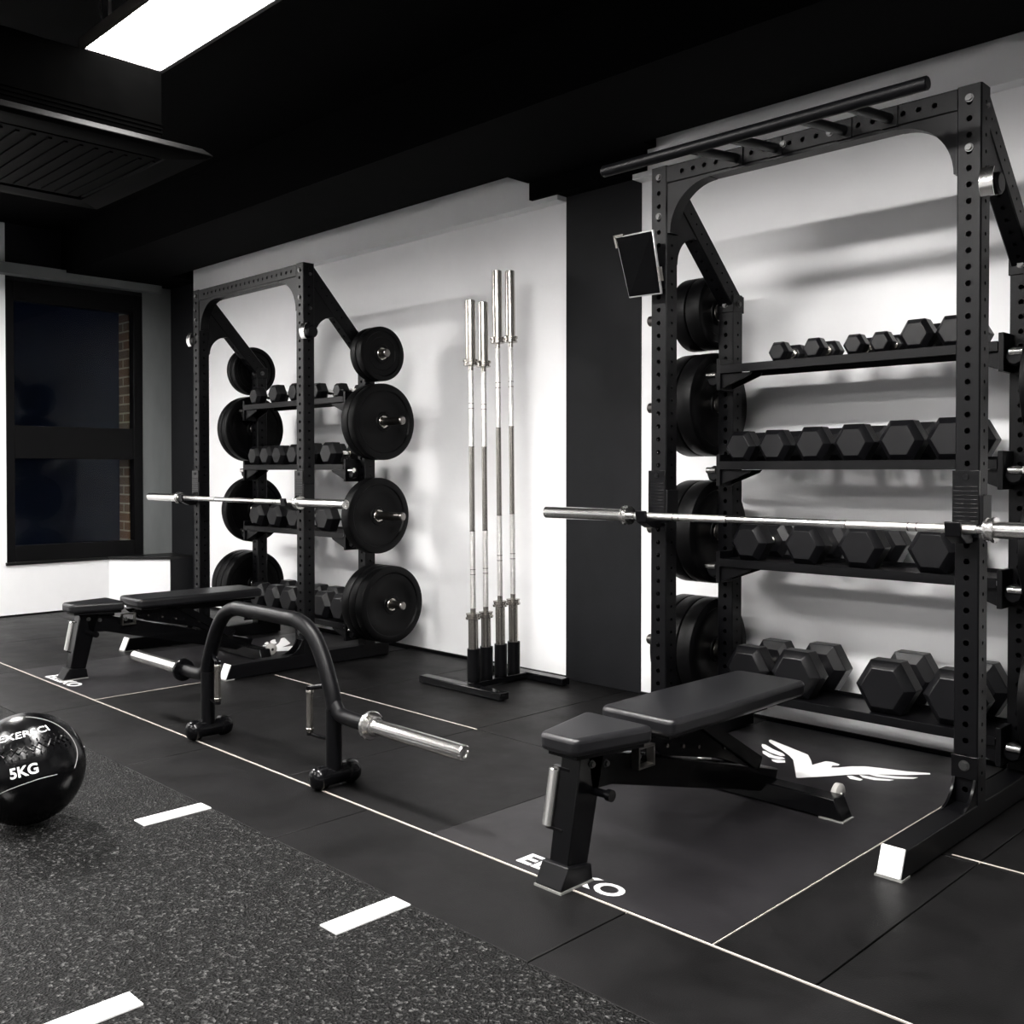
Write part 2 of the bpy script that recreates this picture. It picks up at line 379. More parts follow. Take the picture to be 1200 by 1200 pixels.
# air conditioning cassette
ac = tag(empty('air_conditioner', (-3.80, 1.285, 2.22)), 'dark square ceiling cassette air conditioner beside the light panel', 'air conditioner')
x0, x1, y0, y1, z = -4.306, -3.30, .785, 1.79, 2.22
f = MB(); b = .13; vs = []
for ins, zz in ((.02, z), (0, z+.012), (.03, z+.04), (b, z+.04), (b, z)):
    vs += [(x0+ins, y0+ins, zz), (x1-ins, y0+ins, zz), (x1-ins, y1-ins, zz), (x0+ins, y1-ins, zz)]
f.add(vs, [(r*4+k, r*4+(k+1) % 4, ((r+1) % 5)*4+(k+1) % 4, ((r+1) % 5)*4+k) for r in range(5) for k in range(4)])
part(f, 'face_frame', 'ac', ac, bevel=.004)
g = MB(); g.box(x0+b+.02, x1-b-.02, y0+b+.02, y1-b-.02, z+.004, z+.02)
for k in range(14):
    yy = y0+b+.05+k*.052; g.box(x0+b+.05, x1-b-.05, yy, yy+.012, z-.001, z+.004)
part(g, 'intake_grille', 'ac_dark', ac)
part(MB().box(x0+.14, x1-.10, y0+.1, y1-.15, z+.04, 2.52), 'housing', 'ac_body', ac, bevel=.004)
fl_ = MB()
for zz in (2.30, 2.315, 2.33): fl_.box(x1-.10, x1-.095, y0+.1, y1-.15, zz, zz+.006)
part(fl_, 'ribs', 'ac_body', ac)
for yy in (y0+.2, y1-.25):
    part(MB().cyl((x1-.3, yy, 2.52), (x1-.3, yy, 2.95), .006, n=8), 'hanger_rod', 'wire', ac)

# ================================================================== PLATFORM INLAYS
def text_mesh(body, size, sx=1.0, off=0.0, shear=0.0, ext=0.0):
    c = bpy.data.curves.new('txt', 'FONT'); c.body = body; c.size = size; c.offset = off; c.shear = shear; c.extrude = ext
    c.align_x = 'CENTER'; c.align_y = 'CENTER'; c.resolution_u = 4
    o = bpy.data.objects.new('txt', c); COL.objects.link(o)
    dg = bpy.context.evaluated_depsgraph_get(); dg.update()
    me = bpy.data.meshes.new_from_object(o.evaluated_get(dg))
    vs = [(v.co.x*sx, v.co.y, v.co.z) for v in me.vertices]; fs = [tuple(p.vertices) for p in me.polygons]
    bpy.data.objects.remove(o); bpy.data.meshes.remove(me)
    return vs, fs
BIRD = [
[[-2.099,3.586],[-2.099,3.6],[-1.884,3.509],[-1.843,3.454],[-1.807,3.398],[-1.803,3.43],[-1.794,3.479],[-1.77,3.486],[-1.737,3.477],[-1.736,3.459],[-1.751,3.445],[-1.742,3.418],[-1.724,3.436],[-1.695,3.485],[-1.659,3.521],[-1.604,3.543],[-1.526,3.568],[-1.455,3.607],[-1.449,3.594],[-1.508,3.526],[-1.572,3.471],[-1.65,3.393],[-1.702,3.313],[-1.766,3.222],[-1.774,3.219],[-1.837,3.323],[-1.89,3.407],[-1.929,3.448],[-1.984,3.492],[-2.054,3.542],[-2.084,3.564]],
[[-2.089,3.517],[-2.076,3.52],[-2.02,3.483],[-1.966,3.46],[-1.941,3.436],[-1.95,3.42],[-2.007,3.436],[-2.057,3.469],[-2.08,3.498]],
[[-2.037,3.432],[-2.025,3.434],[-1.971,3.406],[-1.936,3.409],[-1.92,3.399],[-1.932,3.375],[-1.976,3.376],[-2.02,3.406]],
[[-1.952,3.355],[-1.933,3.365],[-1.909,3.379],[-1.895,3.356],[-1.915,3.333],[-1.937,3.339]],
[[-1.655,3.366],[-1.643,3.378],[-1.595,3.365],[-1.596,3.347],[-1.632,3.342]],
[[-1.629,3.409],[-1.608,3.412],[-1.565,3.416],[-1.515,3.439],[-1.522,3.418],[-1.565,3.389],[-1.606,3.387]],
[[-1.611,3.438],[-1.579,3.459],[-1.526,3.483],[-1.466,3.526],[-1.471,3.499],[-1.516,3.459],[-1.573,3.433]]]
def platform(x0, x1, label, tx, dx, dy=0):
    p = MB().box(x0+.004, x1-.004, 1.9475, 3.86, -.018, .0012).build('lifting_platform', 'inlay')
    tag(p, label, 'platform', 'smooth inlays set into the rubber floor')
    for a_, b_, yy in ((x1-.001, x1+.0015, 3.4),):
        e = MB(); e.box(a_, b_, 1.946, yy, -.01, .0015)
        o = e.build('edge_strip', 'beige', p); o['label'] = 'thin beige edge strip'
    vs, fs = text_mesh('ELEIKO', .094, 1.17, .0028)
    xs = [v[0] for v in vs]; k = .355/(max(xs)-min(xs))
    mb = MB(); mb.add([(tx+v[0]*k, 2.006+v[1], .0016) for v in vs], fs)
    mb.build('lettering', 'print_white', p)['label'] = 'white printed lettering'
    b_ = MB()
    for poly in BIRD:
        b_.prism([(x+dx, y+dy) for x, y in poly], 'z', .0012, .0018)
    b_.build('printed_emblem', 'print_white', p)['label'] = 'white printed bird emblem'
    return p
platform(-2.283, -1.283, 'dark grey inlay under the near bench with white lettering and bird emblem', -1.778, 0)
platform(-5.765, -4.765, 'dark grey inlay under the far bench with white lettering at its near edge', -5.31, -3.55, -.05)

# ================================================================== RACKS
PW = .073
def bolt(mb, p, d, r=.011, l=.008):
    p = Vector(p); d = Vector(d)
    mb.cyl(p, p+d*.002, r*1.35, n=20); mb.cyl(p+d*.002, p+d*l, r, n=6)
def rack(xr, W, Y0, Yr, H, Hr, label, feet, pullup):
    xl = xr-W; cx = xr-W/2
    E_ = tag(empty('power_rack', (cx, (Y0+Yr)/2, 0)), label, 'rack')
    xa = [xl+PW/2, xr-PW/2]
    yc = Y0+PW/2; yrc = Yr+PW/2
    for x in xa:
        m = hole_beam(MB(), (x, yc, .075), (x, yc, H), (1, 0, 0), PW, PW, start=.02)
        part(m, 'upright', 'powder', E_)
    for x in xa:
        m = hole_beam(MB(), (x, yrc, .075), (x, yrc, Hr), (1, 0, 0), PW, PW, start=.02)
        part(m, 'rear_upright', 'powder', E_)
        k = MB(); k.box(x-PW/2-.004, x+PW/2+.004, Yr-.004, Yr+PW+.004, Hr-.075, Hr-.005)
        o = part(k, 'top_bracket', 'powder', E_, bevel=.002)
        for p_, d_ in (((x, Yr-.004, Hr-.04), (0, -1, 0)), ((x+PW/2+.004, yrc, Hr-.04), (1, 0, 0)), ((x-PW/2-.004, yrc, Hr-.04), (-1, 0, 0))):
            bb = MB(); bolt(bb, p_, d_); part(bb, 'bolt', 'bolt_steel', o)
    # crossbeam between the front posts
    m = hole_beam(MB(), (xa[0]+PW/2, yc-.004, H-.036), (xa[1]-PW/2, yc-.004, H-.036), (0, 0, 1), .068, PW-.010, start=.045, sides=(0, 0))
    part(m, 'crossbeam', 'powder', E_)
    # corner gussets: concave quarter plates with a flange
    gs = .19
    for x, s in ((xa[0]+PW/2, 1), (xa[1]-PW/2, -1)):
        zt = H-.070
        arc = [(x+s*(gs-gs*math.sin(t)*1.0), zt-gs+gs*math.cos(t)) for t in [i*PI/2/14 for i in range(15)]]
        # concave curve bulging to the corner
        arc = [(x+s*(.012+(gs-.012)*(1-math.sin(t))), zt-.012-(gs-.012)*(1-math.cos(t))) for t in [i*PI/2/14 for i in range(15)]]
        poly = [(x, zt), (x+s*gs, zt)]+arc+[(x, zt-gs)]
        g_ = MB(); g_.prism(poly, 'y', Y0+.006, Y0+PW-.012)
        part(g_, 'gusset', 'powder', E_)
    g_ = MB(); g_.box(xa[0]+PW/2+gs, xa[1]-PW/2-gs, Y0+.004, Y0+PW-.01, H-.080, H-.070); part(g_, 'beam_flange', 'powder', E_)
    for x in xa:
        for zz in (H-.04, H-.19): bb = MB(); bolt(bb, (x, Y0, zz), (0, -1, 0), .0095); part(bb, 'bolt', 'bolt_steel', E_)
        for zz in (H-.06, H-.25): bb = MB(); bolt(bb, (x+PW/2, yc+.01, zz), (1, 0, 0), .007); part(bb, 'bolt', 'bolt_steel', E_)
    # diagonal braces from the post tops to the rear uprights
    for x in xa:
        a = Vector((x, Y0+PW*.55, H-.038)); b_ = Vector((x, Yr+PW*.5, Hr-.03))
        m = hole_beam(MB(), a, b_, (1, 0, 0), PW-.006, .078, start=.05, r_wide=.0075, r_side=.005)
        part(m, 'diagonal_brace', 'powder', E_)
        y_ = Y0+PW; sl_ = (b_.z-a.z)/(b_.y-a.y)
        zl = lambda yy: a.z+sl_*(yy-a.y)-.036*math.sqrt(1+sl_*sl_)
        arc = [(y_+.008+.13*(1-math.sin(t)), zl(y_+.138)-.12*(1-math.cos(t))-.006) for t in [i*PI/2/10 for i in range(11)]]
        g_ = MB(); g_.prism([(y_-.002, zl(y_)), (y_+.138, zl(y_+.138))]+arc+[(y_-.002, zl(y_+.138)-.135)], 'x', x-.03, x+.03)
        part(g_, 'gusset', 'powder', E_)
    # feet
    for x, yf in zip(xa, feet):
        m = MB(); m.prism([(yf+.004, .004), (Yr+PW+.10, .004), (Yr+PW+.10, .078), (yf+.034, .078)], 'x', x-PW/2, x+PW/2)
        ft = part(m, 'foot', 'powder', E_, bevel=.003)
        c = MB(); c.prism([(yf-.002, .006), (yf+.006, .006), (yf+.036, .080), (yf+.028, .080)], 'x', x-PW/2+.003, x+PW/2-.003)
        part(c, 'foot_cap', 'white_plastic', ft, bevel=.003)['label'] = 'white slanted end cap'
        c = MB(); c.box(x-PW/2-.002, x+PW/2+.002, yf-.002, yf+.05, 0, .006); part(c, 'rubber_sole', 'sole', ft)
        # curved flanges in front of the post
        for sx in (-1, 1):
            arc = [(Y0-.115*(1-math.sin(t)), .078+.125*(1-math.cos(t))) for t in [i*PI/2/12 for i in range(13)]]
            poly = [(Y0, .078)]+[(Y0-.115+.0, .078)]+arc[1:]
            g_ = MB(); g_.prism(poly, 'x', x+sx*(PW/2-.006)-.004, x+sx*(PW/2-.006)+.004)
            part(g_, 'foot_gusset', 'powder_gloss', ft, bevel=.0015)
        g_ = MB(); g_.box(x-PW/2-.003, x+PW/2+.003, Y0-.008, Y0+.001, .155, .225); bp_ = part(g_, 'base_plate', 'powder_gloss', ft, bevel=.002)
        bb = MB(); bolt(bb, (x, Y0-.008, .195), (0, -1, 0), .012); part(bb, 'bolt', 'bolt_steel', ft)
    # storage horns
    zz = [1.775, 1.382, .838, .332]
    for x, s in ((xa[0]-PW/2, -1), (xa[1]+PW/2, 1)):
        for z_ in zz:
            h_ = MB(); L_ = .385 if pullup else (.16 if z_ > 1.6 else .30)
            h_.lathe([(0, L_+.006), (.018, L_+.006), (.0235, L_), (.0235, .012), (.038, .012), (.038, 0), (0, 0)], (x, yrc, z_), (s, 0, 0), 28)
            part(h_, 'plate_horn', 'steel_dark', E_)
    # shelves
    ys, ye = Yr-.10, Yr+.125
    xi0, xi1 = xl+PW+.002, xr-PW-.002
    for zs in SH:
        s_ = MB(); s_.box(xi0, xi1, ys, ye, zs-.004, zs); s_.box(xi0, xi1, ys-.003, ys, zs-.032, zs+.002); s_.box(xi0, xi1, ye, ye+.003, zs-.03, zs+.014)
        sh = part(s_, 'shelf', 'powder', E_, bevel=.0012, seg=1)
        for x, s in ((xi0, 1), (xi1, -1)):
            k = MB(); k.prism([(x-s*.018, zs-.033), (x+s*.14, zs-.033), (x+s*.13, zs-.045), (x-s*.018, zs-.10)], 'y', ys+.012, ys+.020)
            k.prism([(x-s*.018, zs-.033), (x+s*.14, zs-.033), (x+s*.13, zs-.045), (x-s*.018, zs-.10)], 'y', Yr+.0-.010, Yr-.002)
            k.box(min(x, x-s*.018), max(x, x-s*.018), ys, Yr-.002, zs-.10, zs+.03)
            part(k, 'shelf_bracket', 'powder', sh, bevel=.0015)
            p_ = MB(); p_.cyl((x-s*.03, ys+.02, zs-.035), (x-s*.075, ys+.02, zs-.035), .013, n=16)
            q_ = MB(); q_.lathe([(0, 0), (.028, 0), (.034, .006), (.034, .024), (.026, .032), (0, .032)], (x-s*.045, ys+.05, zs-.05), (0, -1, 0), 8)
            part(p_, 'locking_pin', 'chrome', sh); part(q_, 'pin_knob', 'powder', sh)
    if pullup:
        yb, zb = 2.83, 2.196
        b_ = MB(); b_.lathe([(0, 0), (.017, 0), (.0205, .004), (.0205, 1.186), (.017, 1.19), (0, 1.19)], (-2.348, yb, zb), (1, 0, 0), 24)
        pb = part(b_, 'pull_up_bar', 'powder', E_)
        for x in (-1.405, -1.56, -1.815, -1.972):
            s_ = MB(); s_.cyl((x, yb+.012, zb), (x, Y0+.006, zb+.035), .0165, n=20)
            s_.box(x-.028, x+.028, Y0-.006, Y0+.004, zb+.005, zb+.068)
            part(s_, 'standoff', 'powder', pb)
        for x in (-1.61, -1.785): bb = MB(); bolt(bb, (x, Y0-.001, zb+.04), (0, -1, 0), .010); part(bb, 'bolt', 'bolt_steel', pb)
    return E_
SH = [1.53, 1.135, .735, .205]
YR, YL = 3.13, 3.08
rackR = rack(-1.1195, 1.235, YR, 3.60, 2.272, 1.838, 'black power rack with a pull-up bar, nearer rack on the right', (2.68, 2.593), True)
rackL = rack(-4.70, 1.265, YL, 3.50, 2.252, 1.79, 'black power rack without pull-up bar, farther rack on the left', (2.587, 2.60), False)

# ------------------------------------------------------------------ j-cups
def jcup(x, Y0, z, label):
    e = tag(empty('j_cup', (x, Y0, z-.05)), label, 'barbell holder', 'hooks holding the racked barbells')
    m = MB(); m.box(x-.040, x+.040, Y0-.011, Y0-.001, z-.03, z+.175)
    for k in range(9): m.box(x-.036, x+.036, Y0-.0125, Y0-.010, z+.02+k*.013, z+.023+k*.013)
    part(m, 'wear_plate', 'powder_gloss', e, bevel=.0012)
    k = MB(); k.prism([(Y0-.011, z-.045), (Y0-.060, z-.045), (Y0-.108, z-.022), (Y0-.118, z+.022), (Y0-.104, z+.022), (Y0-.098, z-.010), (Y0-.085, z-.0155), (Y0-.011, z-.0155)], 'x', x-.024, x+.024)
    part(k, 'cradle', 'powder', e, bevel=.003)
    b = MB(); b.box(x+.041, x+.052, Y0-.011, Y0+.06, z-.01, z+.10); part(b, 'side_plate', 'powder', e, bevel=.002)
    p_ = MB(); p_.cyl((x, Y0-.0115, z+.155), (x, Y0-.015, z+.155), .009, n=16); part(p_, 'bolt', 'powder', e)
    return e
xrp = -1.1195-PW/2; xlp = -1.1195-1.235+PW/2
XRP = -4.70-PW/2; XLP = -4.70-1.265+PW/2
zbar = .924
jcup(xrp, YR, zbar, 'black barbell cradle on the right post of the near rack')
jcup(xlp, YR, zbar, 'black barbell cradle on the left post of the near rack')
jcup(XRP, YL, zbar, 'black barbell cradle on the right post of the far rack')
jcup(XLP, YL, zbar, 'black barbell cradle on the left post of the far rack')

# chrome faced pegs clamped to the posts
def peg(x, Y0, z, s, label):
    e = tag(empty('peg_hook', (x, Y0, z)), label, 'hook', 'chrome-faced pegs on the rack posts')
    pts = []
    for i in range(13):
        t = -1+2*i/12; pts.append((t*.043, .016*(1-t*t)))
    m = MB(); poly = [(Y0-.012-b, z+a) for a, b in pts]+[(Y0-.007-b, z+a) for a, b in reversed(pts)]
    m.prism(poly, 'x', min(x, x+s*.040), max(x, x+s*.040)); part(m, 'chrome_face', 'chrome', e, bevel=.001)
    c = MB(); c.lathe([(0, 0), (.030, 0), (.034, .004), (.034, .040), (.028, .046), (0, .046)], (x+s*.001, Y0+.032, z), (s, 0, 0), 28)
    part(c, 'round_knob', 'powder', e)
    return e
peg(-1.1185, YR, 1.965, 1, 'chrome-faced round peg high on the right post of the near rack')
peg(-4.699, YL, 1.868, 1, 'chrome-faced round peg high on the right post of the far rack')
peg(-5.966, YL, 1.94, -1, 'chrome-faced round peg high on the left post of the far rack')

# ------------------------------------------------------------------ barbells
def barbell(name, p0, d, L, label, group, sl=.415, grip=(.30, .52), sleeve='steel', shaft='steel_knurl', r=.025):
    """p0 = one end, d = direction"""
    d = Vector(d).normalized(); p0 = Vector(p0)
    e = tag(empty(name, p0), label, 'barbell', group)
    for k, (a, s) in enumerate(((0, 1), (L, -1))):
        m = MB(); m.lathe([(0, .003), (.010, .003), (.012, 0), (r-.003, 0), (r, .003), (r, sl), (0, sl)], p0+d*a, d*s, 28)
        so = part(m, 'sleeve', sleeve, e)
        c = MB(); c.lathe([(r-.001, 0), (.036, 0), (.038, .002), (.038, .010), (.033, .013), (.033, .022), (.036, .025), (.036, .030), (0, .030)], p0+d*(a+s*sl), d*s, 28)
        part(c, 'sleeve_collar', sleeve, e)
    m = MB(); m.cyl(p0+d*(sl+.02), p0+d*(L-sl-.02), .0135, n=20)
    part(m, 'shaft', shaft, e)
    a = sl+.03; inner = L-2*a
    k = MB()
    for t in (.155, .175, .33, .67, .825, .845):
        k.cyl(p0+d*(a+inner*t), p0+d*(a+inner*t+.004), .0141, n=20)
    part(k, 'knurl_ring', 'steel_dark', e)
    for t0, t1 in ((.02, .33), (.67, .98)):
        kn = MB(); kn.cyl(p0+d*(a+inner*t0), p0+d*(a+inner*t1), .0139, n=20)
        part(kn, 'knurled_grip', 'steel_knurl', e)
    return e
barbell('barbell', (-2.845, YR-.07, zbar), (1, 0, 0), 2.215, 'chrome barbell racked on the near rack', 'racked barbells', sl=.415, shaft='chrome', sleeve='chrome')
barbell('barbell', (-6.445, YL-.07, zbar), (1, 0, 0), 2.235, 'chrome barbell racked on the far rack', 'racked barbells', sl=.415, shaft='chrome', sleeve='chrome')

# ------------------------------------------------------------------ plates
def plate_proto(R, t):
    e = empty('weight_plate', (0, 0, 0))
    h = t/2
    half = [(.034, h-.006), (.052, h-.006), (.056, h-.011), (R*.60, h-.011), (R*.62, h-.008), (R*.80, h-.008), (R*.83, h-.001), (R-.010, h), (R-.002, h-.004), (R, h-.011)]
    prof = half+[(r, -z) for r, z in reversed(half)]
    prof = [(.034, -(h-.006))][0:0]+prof+[half[0]]
    MB().lathe(prof, (0, 0, 0), (1, 0, 0), 72).build('bumper_disc', 'plate', e)
    hb = [(.0255, h-.004), (.033, h-.003), (.036, h-.006), (.036, -(h-.006)), (.033, -(h-.003)), (.0255, -(h-.004)), (.0255, h-.004)]
    MB().lathe(hb, (0, 0, 0), (1, 0, 0), 36).build('steel_hub', 'steel', e)['label'] = 'steel centre ring'
    return e
PC = {}
ordw = ['innermost', 'second', 'third']
def stack(x, s, y, z, R, ts, where, group):
    off = .014
    for i, t in enumerate(ts):
        key = (R, t)
        if key not in PC: PC[key] = o = plate_proto(R, t)
        else: o = copy_tree(PC[key])
        o.location = (x+s*(off+t/2), y, z-.0015); o.rotation_euler = (random.uniform(0, 6.28), 0, 0); off += t+.0015
        pos = ''
        if len(ts) > 1: pos = 'outermost' if i == len(ts)-1 else ('innermost' if i == 0 else 'middle')
        lab = 'black bumper plate, %s, %s' % (where, pos or 'only plate')
        tag(o, lab, 'weight plate', group)
hz = [1.775, 1.382, .838, .332]
lev = ['top horn', 'second horn from the top', 'third horn from the top', 'bottom horn']
near = [(.157, (.055, .055)), (.221, (.065, .060)), (.221, (.075,)), (.222, (.07, .06, .065))]
for (R_, ts), z_, lv in zip(near, hz, lev):
    stack(-4.70, 1, 3.5365, z_, R_, ts, 'far rack, right side, %s' % lv, 'bumper plates on the right of the far rack')
far = [(.160, (.05, .05)), (.221, (.065, .055)), (.221, (.07,)), (.222, (.07, .065, .065))]
for (R_, ts), z_, lv in zip(far, hz, lev):
    stack(-5.965, -1, 3.5365, z_, R_, ts, 'far rack, left side, %s' % lv, 'bumper plates on the left of the far rack')
nl = [(.157, (.075, .075)), (.221, (.08, .08)), (.221, (.08, .08)), (.222, (.07, .07, .065))]
for (R_, ts), z_, lv in zip(nl, hz, lev):
    stack(-2.3545, -1, 3.6365, z_, R_, ts, 'near rack, left side, %s' % lv, 'bumper plates on the left of the near rack')
for (R_, ts), z_, lv in zip([(.157, (.05,)), (.221, (.065,)), (.221, (.065,)), (.222, (.065,))], hz, lev):
    stack(-1.1195, 1, 3.6365, z_, R_, ts, 'near rack, right side, %s' % lv, 'bumper plates on the right of the near rack')

# ------------------------------------------------------------------ dumbbells
DC = {}
def dumbbell_proto(h, L):
    """hex dumbbell lying along Y; h = height across flats; rests on z=0"""
    e = empty('hex_dumbbell', (0, 0, 0)); R_ = h/2/math.cos(PI/6); hl = L*.345
    for s in (-1, 1):
        m = MB()
        prof = [(.70, L/2), (.74, L/2-.002), (1.0, L/2-hl*.26), (1.0, L/2-hl*.80), (.62, L/2-hl)]
        vs = []; fs = []
        for k, y in prof:
            for i in range(6):
                a = PI/3*i; vs.append((math.cos(a)*R_*k, s*y, h/2+math.sin(a)*R_*k))
        for j in range(len(prof)-1):
            for i in range(6): fs.append((j*6+i, j*6+(i+1) % 6, (j+1)*6+(i+1) % 6, (j+1)*6+i))
        fs += [tuple(range(6)), tuple(range(len(prof)*6-6, len(prof)*6))]
        m.add(vs, fs)
        # shallow raised rim on the end face
        m.build('head', 'rubber_head', e, bevel=.0025, seg=2, angle=25)
    g = L/2-hl+.004
    m = MB(); m.lathe([(.012, -g), (.0135, -g*.6), (.0165, 0), (.0135, g*.6), (.012, g)], (0, 0, h/2), (0, 1, 0), 20)
    m.build('handle', 'chrome', e)['label'] = 'chrome handle'
    c = MB()
    for s in (-1, 1): c.cyl((0, s*(g-.012), h/2), (0, s*(g+.001), h/2), .019, n=20)
    c.build('handle_ferrule', 'steel', e)
    return e
ords = ['leftmost', 'second from left', 'third from left', 'fourth from left', 'fifth from left', 'sixth from left']
def dumbbells(items, z, yf, rackname, shelf, group):
    for i, (x, h, L) in enumerate(items):
        key = (round(h, 3), round(L, 3))
        if key not in DC: DC[key] = o = dumbbell_proto(h, L)
        else: o = copy_tree(DC[key])
        o.location = (x, yf+L/2, z); o.rotation_euler = (0, 0, random.uniform(-.025, .025))
        tag(o, 'black rubber hex dumbbell on the %s, %s shelf, %s' % (rackname, shelf, ords[i]), 'dumbbell', group)
rows = {
 'top': (SH[0], [(-2.031, .078, .20), (-1.881, .080, .20), (-1.715, .078, .20), (-1.613, .078, .19), (-1.482, .110, .24), (-1.352, .110, .24)], 3.515),
 'second': (SH[1], [(-2.20, .124, .26), (-2.048, .126, .26), (-1.883, .133, .27), (-1.716, .138, .28), (-1.538, .146, .29), (-1.360, .150, .29)], 3.51),
 'third': (SH[2], [(-2.161, .145, .30), (-1.919, .150, .31), (-1.690, .158, .31), (-1.420, .160, .31)], 3.51),
 'bottom': (SH[3], [(-2.17, .175, .32), (-1.955, .185, .33), (-1.596, .195, .34), (-1.345, .195, .34)], 3.51)}
for nm, (z_, it, yf) in rows.items():
    dumbbells(it, z_, yf, 'near rack', nm, 'hex dumbbells on the near rack')
rowsL = {
 'top': (SH[0], [(-5.80, .115, .24), (-5.57, .118, .24), (-5.34, .115, .24), (-5.10, .100, .24), (-4.87, .085, .22)], 3.415),
 'second': (SH[1], [(-5.81, .122, .26), (-5.665, .124, .26), (-5.515, .124, .27), (-5.345, .128, .27), (-5.16, .132, .27), (-4.975, .134, .28)], 3.41),
 'third': (SH[2], [(-5.79, .145, .29), (-5.57, .145, .29), (-5.34, .150, .30), (-5.02, .150, .30)], 3.41),
 'bottom': (SH[3], [(-5.79, .155, .32), (-5.605, .155, .32), (-5.42, .157, .32), (-5.235, .157, .32), (-5.05, .160, .32), (-4.865, .160, .32)], 3.41)}
for nm, (z_, it, yf) in rowsL.items():
    dumbbells(it, z_, yf, 'far rack', nm, 'hex dumbbells on the far rack')

# ------------------------------------------------------------------ tablet on the near rack
tb = tag(empty('tablet', (-2.36, 3.06, 1.89)), 'black tablet screen tilted on the left post of the near rack', 'tablet')
c4 = [Vector((-2.452, 3.03, 2.008)), Vector((-2.266, 3.02, 2.004)), Vector((-2.262, 3.07, 1.768)), Vector((-2.42, 3.075, 1.772))]
n_ = (c4[1]-c4[0]).cross(c4[3]-c4[0]).normalized()
if n_.y > 0: n_ = -n_
def slab(cs, d0, d1, mb):
    vs = [c+n_*d0 for c in cs]+[c+n_*d1 for c in cs]
    return mb.add(vs, [(0, 1, 2, 3), (7, 6, 5, 4), (0, 4, 5, 1), (1, 5, 6, 2), (2, 6, 7, 3), (3, 7, 4, 0)])
ce = sum(c4, Vector())/4
part(slab(c4, -.012, 0, MB()), 'casing', 'silver', tb, bevel=.003)
part(slab([ce+(c-ce)*.955 for c in c4], -.002, .0008, MB()), 'screen', 'screen', tb)
arm = MB(); arm.cyl(ce-n_*.012, (-2.345, 3.128, 1.88), .014, n=16); arm.box(-2.372, -2.285, 3.122, 3.130, 1.80, 1.95)
part(arm, 'mount_arm', 'powder', tb)
cl = MB(); k0, k1, k3 = c4[0], c4[1], c4[3]
ux = (k1-k0).normalized(); uz = (k3-k0).normalized()
def obx(o, a, b, ds, mb):
    q = [o, o+a, o+a+b, o+b]
    return slab(q, -.015, ds, mb)
obx(k0-ux*.006-uz*.006, ux*.05, uz*.009, .005, cl); obx(k0-ux*.006-uz*.006, ux*.009, uz*.05, .005, cl)
part(cl, 'corner_clamp', 'steel', tb)
cl = MB(); obx(k1+(c4[2]-k1)*.58+ux*.001, ux*.008, (c4[2]-k1)*.22, .005, cl)
part(cl, 'side_clamp', 'steel', tb)

